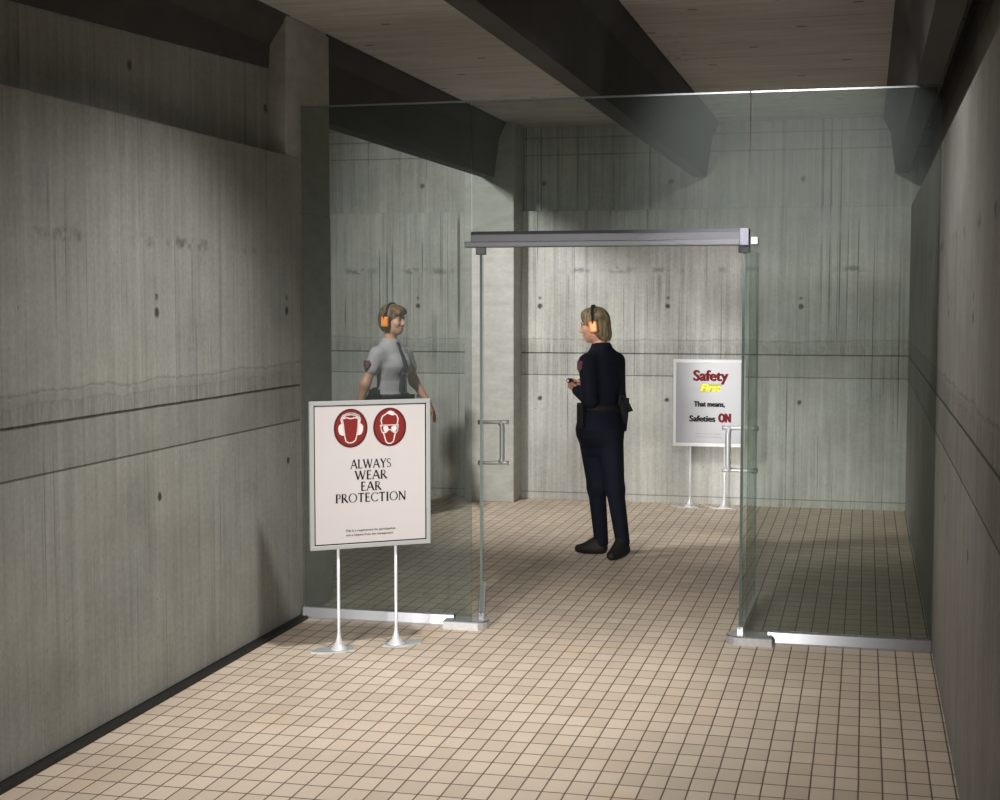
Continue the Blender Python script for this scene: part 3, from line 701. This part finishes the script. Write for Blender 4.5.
def person(name, label, loc, rz, J, top_mat, leg_mat, short, hair_fn, yaw, hip_yaw):
    """J: joints in the person's own frame"""
    root = None
    hp, P = head_prims(J['head'], J['hR'])
    nb = A_(J['neck']); hd_ = A_(J['head'])
    T = J['torso']
    armsL = [cone(J['ls'], J['le'], .048, .037), cone(J['le'], J['lw'], .037, .025)]
    armsR = [cone(J['rs'], J['re'], .048, .037), cone(J['re'], J['rw'], .037, .025)]
    legs = []
    for s_ in 'lr':
        h_, k_, a_ = A_(J[s_+'h']), A_(J[s_+'k']), A_(J[s_+'a'])
        legs += [cone(h_, k_, .070, .040), cone(k_, k_+(a_-k_)*.35, .038, .038), cone(k_+(a_-k_)*.35, a_, .038, .022)]
    foot = [cone(J['la'], A_(J['la'])*.4+A_(J['lt'])*.6, .026, .015), cone(J['ra'], A_(J['ra'])*.4+A_(J['rt'])*.6, .026, .015)]
    lo = A_([-.45, -.40, -.01]); hi = A_([.48, .40, 1.80])
    F = Field(lo, hi, .0042)
    for l in (loft(T),): F.add(l, .01, -.006)
    for p in armsL+armsR+legs+foot: F.add(p, .035)
    F.add(cone(nb-A_((0, 0, .03)), hd_-J['hR'][:, 2]*.05-J['hR'][:, 0]*.02, .050, .048), .03)
    for p, k in hp: F.add(p, k)
    for p in hand(J['lw'], J['lhd'], J['lhp'], J['lcurl'], J.get('lth', -1)): F.add(p, .004)
    for p in hand(J['rw'], J['rhd'], J['rhp'], J['rcurl'], J.get('rth', 1)): F.add(p, .004)
    body = fieldobj(F, name, SKIN, None)
    body.location = loc; body.rotation_euler = (0, 0, rz); body['label'] = label; body['category'] = 'person'
    face_bits(body, P, J['hR'])
    # shirt
    F = Field(lo+A_((0, 0, .8)), hi-A_((0, 0, .22)), .005)
    F.add(loft([t for t in T if t[0] > .95]), .01, .008)
    for p in J.get('bust', []): F.add(p, .05, .006)
    if short:
        for a, b in (('ls', 'le'), ('rs', 'se')):
            pass
        le = A_(J['ls'])+(A_(J['le'])-A_(J['ls']))*.5; re = A_(J['rs'])+(A_(J['re'])-A_(J['rs']))*.5
        F.add(cone(J['ls'], le, .056, .052), .04, .006); F.add(cone(J['rs'], re, .056, .052), .04, .006)
    else:
        for s_ in 'lr':
            a, e, w = A_(J[s_+'s']), A_(J[s_+'e']), A_(J[s_+'w'])
            F.add(cone(a, e, .056, .046), .04, .007); F.add(cone(e, w-(w-e)*.04, .045, .033), .02, .006)
    F.add(cone(nb-A_((0, 0, .02)), nb+A_((0, 0, .03)), .062, .056), .025, .004)
    F.cut((0, 0, J['neckcut']), (-.15*math.sin(-yaw)*0, 0, 1))
    sh = fieldobj(F, 'shirt', top_mat, body)
    # trousers
    F = Field(lo, A_([.48, .40, 1.12]), .005)
    F.add(loft([t for t in T if t[0] < 1.10]), .01, .012)
    for s_ in 'lr':
        h_, k_, a_ = A_(J[s_+'h']), A_(J[s_+'k']), A_(J[s_+'a'])
        e_ = a_+(a_-k_)*J.get('hem', .02)
        F.add(cone(h_, k_, .088, .060), .07, .005); F.add(cone(k_, e_, .060, .046), .03, .003)
    F.cut((0, 0, J['belt']+.02), (0, 0, 1))
    tr = fieldobj(F, 'trousers', leg_mat, body)
    # shoes
    for s_ in 'lr':
        a_, t_, hl = A_(J[s_+'a']), A_(J[s_+'t']), A_(J[s_+'heel'])
        v = unit(t_-hl); F = Field(np.minimum(hl, t_)-A_((.09, .09, .05)), np.maximum(hl, t_)+A_((.09, .09, .15)), .004)
        F.add(cone(hl, hl+v*.07, .038, .038), .01); F.add(cone(hl+v*.05, t_, .038, .030), .03); F.add(cone(hl+v*.02+A_((0, 0, .01)), a_+(a_-A_(J[s_+'k']))*-.06, .038, .0425), .03); F.add(cone(a_+A_((0, 0, .012)), hl+v*.12+A_((0, 0, .004)), .040, .034), .02)
        F.cut(hl-A_((0, 0, .036)), -np.cross(np.cross(v, A_((0, 0, 1))), v)*1.)
        so = fieldobj(F, 'shoe', LEATHER, body)
    hair_fn(body, P, J['hR'])
    earmuffs(body, P, J['hR'])
    # belt: a band following the torso ellipse
    zb = J['belt']; TT = np.array(sorted(T)); g = [np.interp(zb, TT[:, 0], TT[:, i]) for i in range(1, 6)]
    def ring(t, off, z): 
        a, b = (g[2]+off)*math.cos(t), (g[3]+off)*math.sin(t)
        return (g[0]+a*math.cos(g[4])-b*math.sin(g[4]), g[1]+a*math.sin(g[4])+b*math.cos(g[4]), z)
    bm = bmesh.new(); N = 48; rows = []
    for k in range(N):
        t = 2*PI*k/N; rows.append([bm.verts.new(ring(t, .008, zb-.022)), bm.verts.new(ring(t, .018, zb-.022)), bm.verts.new(ring(t, .018, zb+.022)), bm.verts.new(ring(t, .008, zb+.022))])
    for k in range(N):
        a, b = rows[k], rows[(k+1) % N]
        for q in range(4): bm.faces.new((a[q], a[(q+1) % 4], b[(q+1) % 4], b[q]))
    bl = obj('belt', bm, LEATHER, body, True)
    return body, ring, bl, P

def patch_on(body, c, nrm, r=.036):
    """embroidered shield patch on the sleeve"""
    n = Vector(nrm).normalized(); up = Vector((0, 0, 1)); sd = up.cross(n).normalized(); up = n.cross(sd)
    out = [(-.8, .9), (-.35, 1.0), (0, .85), (.35, 1.0), (.8, .9), (.95, .3), (.7, -.5), (0, -1.15), (-.7, -.5), (-.95, .3)]
    bm = bmesh.new(); c = Vector(c)
    A = [bm.verts.new(c+sd*a*r+up*b*r-n*abs(a)**2*.012) for a, b in out]; B = [bm.verts.new(v.co+n*.004) for v in A]
    m0 = bm.verts.new(c+n*.006)
    for i in range(10): bm.faces.new((B[i], B[(i+1) % 10], m0)); bm.faces.new((A[i], A[(i+1) % 10], B[(i+1) % 10], B[i]))
    return obj('shoulder_patch', bm, PATCH, body)
def holster(body, at, outd, fwd, tilt=.2):
    """holster with a pistol in it; outd points away from the hip, fwd where the person faces"""
    o = Vector(outd).normalized(); f_ = Vector(fwd).normalized(); c = Vector(at)
    def V(a, b, z): return c+f_*a+o*b+Vector((0, 0, z))
    def blk(name, pts, w0, w1, mat, par, bev=.004):
        bm = bmesh.new(); A = [bm.verts.new(V(a, w0, z)) for a, z in pts]; B = [bm.verts.new(V(a, w1, z)) for a, z in pts]
        bm.faces.new(A); bm.faces.new(B[::-1]); n = len(pts)
        for i in range(n): bm.faces.new((A[i], A[(i+1) % n], B[(i+1) % n], B[i]))
        bmesh.ops.bevel(bm, geom=list(bm.edges), offset=bev, segments=2, profile=.5, affect='EDGES')
        return obj(name, bm, mat, par)
    h = blk('holster', [(-.035, .03), (.045, .035), (.042, -.06), (.030, -.165), (-.015, -.17), (-.030, -.06)], .0, .05, LEATHER, body)
    g_ = blk('pistol_slide', [(-.055, .035), (.05, .035), (.05, .065), (-.055, .065)], .010, .038, RUBBER, h)
    blk('pistol_grip', [(-.045, .050), (-.012, .045), (-.060, -.035), (-.098, -.022)], .012, .036, RUBBER, h)
    blk('retaining_strap', [(-.010, .03), (.015, .03), (.020, .08), (-.005, .08)], .004, .046, LEATHER, h, .002)
    return h
def pouch(body, at, outd, fwd, h=.11, w=.03, name='belt_pouch'):
    o = Vector(outd).normalized(); f_ = Vector(fwd).normalized(); c = Vector(at); bm = bmesh.new()
    P8 = [c+f_*(a*w)+o*b+Vector((0, 0, z)) for z in (-h, .03) for a, b in ((-1, 0), (1, 0), (1, .04), (-1, .04))]
    vs = [bm.verts.new(p) for p in P8]
    for f in ((0, 3, 2, 1), (4, 5, 6, 7), (0, 1, 5, 4), (1, 2, 6, 5), (2, 3, 7, 6), (3, 0, 4, 7)): bm.faces.new([vs[i] for i in f])
    bmesh.ops.bevel(bm, geom=list(bm.edges), offset=.007, segments=2, profile=.5, affect='EDGES')
    q = obj(name, bm, LEATHER, body)
    return q

# ---- officer in navy, seen from behind
def hair_navy(body, P, R):
    F = Field(P(0, 0, 0)-.22, P(0, 0, 0)+.2, .0035); E = lambda p, r: ellip(P(*p), r, R)
    F.add(E((-.012, 0, .034), (.098, .084, .092)), .01); F.add(E((-.042, 0, -.03), (.064, .078, .092)), .03)
    F.add(E((-.062, 0, -.080), (.038, .060, .050)), .03)
    F.add(E((-.02, .070, -.01), (.035, .018, .06)), .02); F.add(E((-.02, -.070, -.01), (.035, .018, .06)), .02)
    F.add(E((.026, 0, .083), (.060, .066, .038)), .02); F.add(E((.056, .034, .066), (.026, .032, .026)), .015); F.add(E((.056, -.034, .066), (.026, .032, .026)), .015)
    F.add(E((.115, 0, -.04), (.065, .10, .093)), .008, 0, True)
    F.add(E((.030, 0, -.155), (.12, .10, .052)), .01, 0, True)
    fieldobj(F, 'hair', BLOND, body)
yaw = math.radians(47)     # shoulder line direction from +x
hy = math.radians(45)
JN = dict(head=(-.045, 0, 1.600), hR=head_rot(math.radians(180-10), math.radians(9)), neck=(.000, .0, 1.440), neckcut=1.475,
    torso=[(1.455, 0, 0, .060, .058, yaw), (1.42, .005, .0, .105, .070, yaw), (1.385, .004, .0, .138, .080, yaw), (1.32, .002, 0, .148, .100, yaw), (1.24, -.003, 0, .142, .108, yaw), (1.14, -.012, 0, .128, .098, yaw),
           (1.05, -.015, 0, .128, .100, hy), (.97, -.012, 0, .152, .118, hy), (.89, -.010, 0, .166, .128, hy), (.83, -.014, 0, .150, .112, hy), (.79, -.014, 0, .115, .085, hy), (.755, -.014, 0, .05, .04, hy)],
    ls=(-.095, -.115, 1.345), le=(-.075, -.165, 1.095), lw=(-.165, .010, 1.150), lhd=(-.62, .45, .50), lhp=(.55, .55, .45), lcurl=.95, lth=1,
    rs=(.102, .100, 1.345), re=(.118, .110, 1.095), rw=(-.085, .195, 1.165), rhd=(-.9, -.25, .25), rhp=(.1, -.9, -.2), rcurl=.9, rth=1,
    lh=(.060, -.045, .86), lk=(.098, -.050, .475), la=(.150, -.090, .125), lt=(.072, -.185, .034), lheel=(.165, -.085, .062),
    rh=(-.070, .055, .86), rk=(-.028, .070, .470), ra=(.005, .090, .095), rt=(-.150, .105, .034), rheel=(.012, .090, .040),
    belt=1.035, hem=.03)
A1 = math.atan2(.175, .985)
pb, ring, bl, P = person('person', 'blond woman in long-sleeved navy uniform and orange ear defenders, standing in the open doorway', (1.277, 2.33, 0), A1, JN, NAVY, NAVY, False, hair_navy, yaw, hy)
patch_on(pb, (-.150, -.150, 1.325), (-.75, -.6, .05))
fw = (-math.sin(hy), math.cos(hy), 0); rt_ = (math.cos(hy), math.sin(hy), 0)
holster(pb, (.122, .035, 1.035), (.9, .45, 0), (-.7, .72, 0))
pouch(pb, Vector(ring(PI*.55, .026, 1.03)), fw, rt_, .12, .03); pouch(pb, Vector(ring(PI*1.02, .026, 1.03)), (-rt_[0], -rt_[1], 0), fw, .13, .028)
# small torch in her hand
M1 = Matrix.Translation(pb.location) @ Matrix.Rotation(A1, 4, 'Z')
tc = M1 @ Vector((-.208, .035, 1.218)); bm = bmesh.new()
tube(bm, [tc+Vector((-.01, -.055, 0)), tc+Vector((-.009, -.045, 0)), tc+Vector((-.006, -.03, 0)), tc+Vector((.0, .05, 0)), tc+Vector((.0, .055, 0))], [.014, .017, .0145, .0145, .012], 20)
fl = obj('flashlight', bm, RUBBER, None, True); fl['label'] = 'small black flashlight gripped in the hand of the woman in navy'; fl['category'] = 'flashlight'
obj('lens', tube(bmesh.new(), [tc+Vector((-.0105, -.056, 0)), tc+Vector((-.011, -.058, 0))], .009, 16), WHITE, fl)

# ---- officer in a grey short-sleeved shirt, behind the left pane
def hair_short(body, P, R):
    F = Field(P(0, 0, 0)-.2, P(0, 0, 0)+.2, .0035); E = lambda p, r: ellip(P(*p), r, R)
    F.add(E((-.018, 0, .040), (.102, .084, .092)), .01); F.add(E((-.062, 0, -.02), (.055, .070, .075)), .03)
    F.add(E((.040, 0, .082), (.066, .070, .036)), .02); F.add(E((.072, .022, .066), (.036, .046, .026)), .015); F.add(E((.074, -.030, .060), (.032, .036, .030)), .015)
    F.add(E((-.01, .072, .0), (.030, .014, .045)), .02); F.add(E((-.01, -.072, .0), (.030, .014, .045)), .02)
    F.add(E((.118, 0, -.045), (.072, .10, .092)), .008, 0, True); F.add(E((.02, 0, -.150), (.14, .10, .060)), .01, 0, True)
    fieldobj(F, 'hair', BROWN, body)
y2 = math.radians(45)      # from her right shoulder (near, left) to her left shoulder
fw2 = (math.sin(y2), -math.cos(y2), 0); rg2 = (-math.cos(y2), -math.sin(y2), 0)
JW = dict(head=(.012, -.005, 1.612), hR=head_rot(math.radians(-32), math.radians(2)), neck=(-.008, 0, 1.440), neckcut=1.462,
    torso=[(1.455, -.008, 0, .058, .055, y2), (1.42, -.005, 0, .100, .068, y2), (1.385, 0, 0, .142, .080, y2), (1.32, .004, -.004, .152, .102, y2), (1.25, .010, -.010, .145, .110, y2), (1.14, .005, 0, .122, .092, y2),
           (1.06, .002, 0, .122, .095, y2), (.97, 0, 0, .150, .115, y2), (.89, 0, 0, .165, .125, y2), (.83, 0, 0, .150, .112, y2), (.79, 0, 0, .115, .085, y2), (.755, 0, 0, .05, .04, y2)],
    bust=[ellip((.046, -.086, 1.262), (.046, .046, .055)), ellip((.098, -.026, 1.262), (.046, .046, .055))],
    rs=(-.112, -.115, 1.345), re=(-.205, -.165, 1.115), rw=(-.262, -.160, .895), rhd=(-.10, .05, -1), rhp=(.9, .5, 0), rcurl=.22, rth=1,
    ls=(.108, .110, 1.345), le=(.180, .130, 1.120), lw=(.292, .080, .955), lhd=(.42, -.12, -.85), lhp=(-.75, .2, -.5), lcurl=.16, lth=1,
    lh=(.055, .050, .86), lk=(.075, .050, .47), la=(.085, .085, .095), lt=(.20, -.02, .032), lheel=(.070, .10, .040),
    rh=(-.060, -.055, .86), rk=(-.045, -.075, .47), ra=(-.06, -.045, .095), rt=(.055, -.17, .032), rheel=(-.075, -.035, .040),
    belt=1.012, hem=.03)
A2 = math.atan2(3.625, 11.)
pw, ring2, bl2, P2 = person('person', 'brown-haired woman in grey short-sleeved shirt and dark tie, behind the ear protection sign', (-.590, 3.40, 0), A2, JW, SHIRT, TROUSER, True, hair_short, y2, y2)
patch_on(pw, (-.195, -.195, 1.270), (-.6, -.78, .15), .036)
holster(pw, Vector(ring2(PI, .028, 1.01)), rg2, fw2)
pouch(pw, Vector(ring2(-PI*.35, .026, 1.0)), fw2, rg2, .06, .03)
pouch(pw, Vector(ring2(-PI*.75, .026, 1.0)), (fw2[0]+rg2[0], fw2[1]+rg2[1], 0), (fw2[0]-rg2[0], fw2[1]-rg2[1], 0), .06, .03)
# tie lying on the shirt front, and a shirt collar
TT = np.array(sorted(JW['torso']))
def front(z, side=0., off=.022):
    cx_, cy_, rx_, ry_ = [float(np.interp(z, TT[:, 0], TT[:, i])) for i in range(1, 5)]
    b = .018*math.exp(-((z-1.262)/.07)**2)
    return Vector((cx_, cy_, z)) + Vector(fw2)*(ry_+off+b) - Vector(rg2)*side
bm = bmesh.new(); rows = []
for z, w, t in ((1.440, .016, .0), (1.425, .020, .004), (1.405, .013, .0), (1.36, .019, 0), (1.30, .024, 0), (1.25, .027, 0), (1.18, .030, 0), (1.10, .033, 0), (1.055, .034, 0), (1.03, .004, 0)):
    rows.append([bm.verts.new(front(z, -w, .018+t)), bm.verts.new(front(z, 0, .026+t)), bm.verts.new(front(z, w, .018+t)), bm.verts.new(front(z, 0, .010))])
for a, b in zip(rows, rows[1:]):
    for q in range(4): bm.faces.new((a[q], a[(q+1) % 4], b[(q+1) % 4], b[q]))
bm.faces.new(rows[0]); bm.faces.new(rows[-1][::-1])
tie = obj('tie', bm, cloth('tie_cloth', (.02, .028, .034), .6), pw, True)
obj('tie_clip', tube(bmesh.new(), [front(1.195, -.030, .030), front(1.195, .030, .030)], .003, 8), SILVER, tie)
def collar(body, c, yawd, mat, tilt=.0):
    """a folded collar: an open ring round the neck, ends drooping at the front"""
    bm = bmesh.new(); rows = []; N = 30; c = Vector(c)
    for k in range(N+1):
        t = yawd + math.radians(22+316*k/N); fr = abs(k/N-.5)*2
        dirv = Vector((math.cos(t), math.sin(t), 0)); dz = -.018*fr**3
        rows.append([bm.verts.new(c+dirv*.052+Vector((0, 0, .022+dz))), bm.verts.new(c+dirv*.058+Vector((0, 0, .027+dz))), bm.verts.new(c+dirv*(.078+.018*fr**4)+Vector((0, 0, -.012-.030*fr**4+dz))), bm.verts.new(c+dirv*.066+Vector((0, 0, -.020+dz)))])
    for a, b in zip(rows, rows[1:]):
        for q in range(4): bm.faces.new((a[q], a[(q+1) % 4], b[(q+1) % 4], b[q]))
    bm.faces.new(rows[0]); bm.faces.new(rows[-1][::-1])
    return obj('collar', bm, mat, body, True)
collar(pw, (-.008, 0, 1.448), -y2, SHIRT); collar(pb, (.0, 0, 1.455), math.radians(137), NAVY)

# ------------------------------------------------------------------ light
def area(name, loc, target, size, power, col=(1, .95, .88), spread=180, sy=None):
    l = D.lights.new(name, 'AREA'); l.energy = power; l.color = col; l.size = size; l.spread = math.radians(spread)
    if sy: l.shape = 'RECTANGLE'; l.size_y = sy
    o = D.objects.new(name, l); o.location = loc; o.rotation_euler = (Vector(target)-Vector(loc)).to_track_quat('-Z', 'Y').to_euler()
    COL.objects.link(o); return o
def spot(name, loc, target, power, angle, blend, rad=.15, col=(1, .96, .9)):
    l = D.lights.new(name, 'SPOT'); l.energy = power; l.color = col; l.spot_size = math.radians(angle); l.spot_blend = blend; l.shadow_soft_size = rad
    o = D.objects.new(name, l); o.location = loc; o.rotation_euler = (Vector(target)-Vector(loc)).to_track_quat('-Z', 'Y').to_euler()
    COL.objects.link(o); return o
spot('hall_key_fill_spot', (1.42, -1.35, 3.2), (1.15, -2.0, 0), 245, 128, 1., .11, (1, .98, .955))
spot('hall_key_fill_spot', (2.25, -1.45, 3.22), (2.9, -1.6, 0), 70, 140, 1., .08, (1, .98, .96))  # extra spot added to brighten the right wall beyond the middle beam
area('rear_fill_area', (.55, -8.4, 1.65), (1.5, 5.0, .35), 1.2, 27, (1, .98, .965), 29, .8)  # added soft fill behind the camera, stands for no real lamp
spot('range_fill_spot', (-.75, 1.2, 3.2), (.85, 5.0, 1.5), 620, 96, 1., .1, (1, .985, .97))  # added spot, hidden by beam and pillar, brightens the back wall
spot('back_wall_fill_spot', (2.55, -2.05, 3.22), (2.70, 5.08, .85), 720, 44, .9, .06, (1, .985, .97))  # added out of view to lift the right part of the back wall
wd = D.worlds.new('world'); bpy.context.scene.world = wd; wd.use_nodes = True
wd.node_tree.nodes['Background'].inputs[0].default_value = (.5, .55, .6, 1); wd.node_tree.nodes['Background'].inputs[1].default_value = .05

# ------------------------------------------------------------------ camera
cd = D.cameras.new('camera'); cam = D.objects.new('camera', cd); COL.objects.link(cam)
cd.sensor_width = 36; cd.lens = 1465/1000*36; cd.sensor_fit = 'HORIZONTAL'
cam.location = (3.032, -7.598, 1.779); cam.rotation_euler = (PI/2-.0689, 0, .2441); cd.clip_start = .05
sc = bpy.context.scene; sc.camera = cam
sc.view_settings.view_transform = 'Standard'; sc.view_settings.look = 'None'; sc.view_settings.gamma = 1; sc.view_settings.exposure = 0
sc.view_settings.use_curve_mapping = False
sc.cycles.transparent_max_bounces = 16
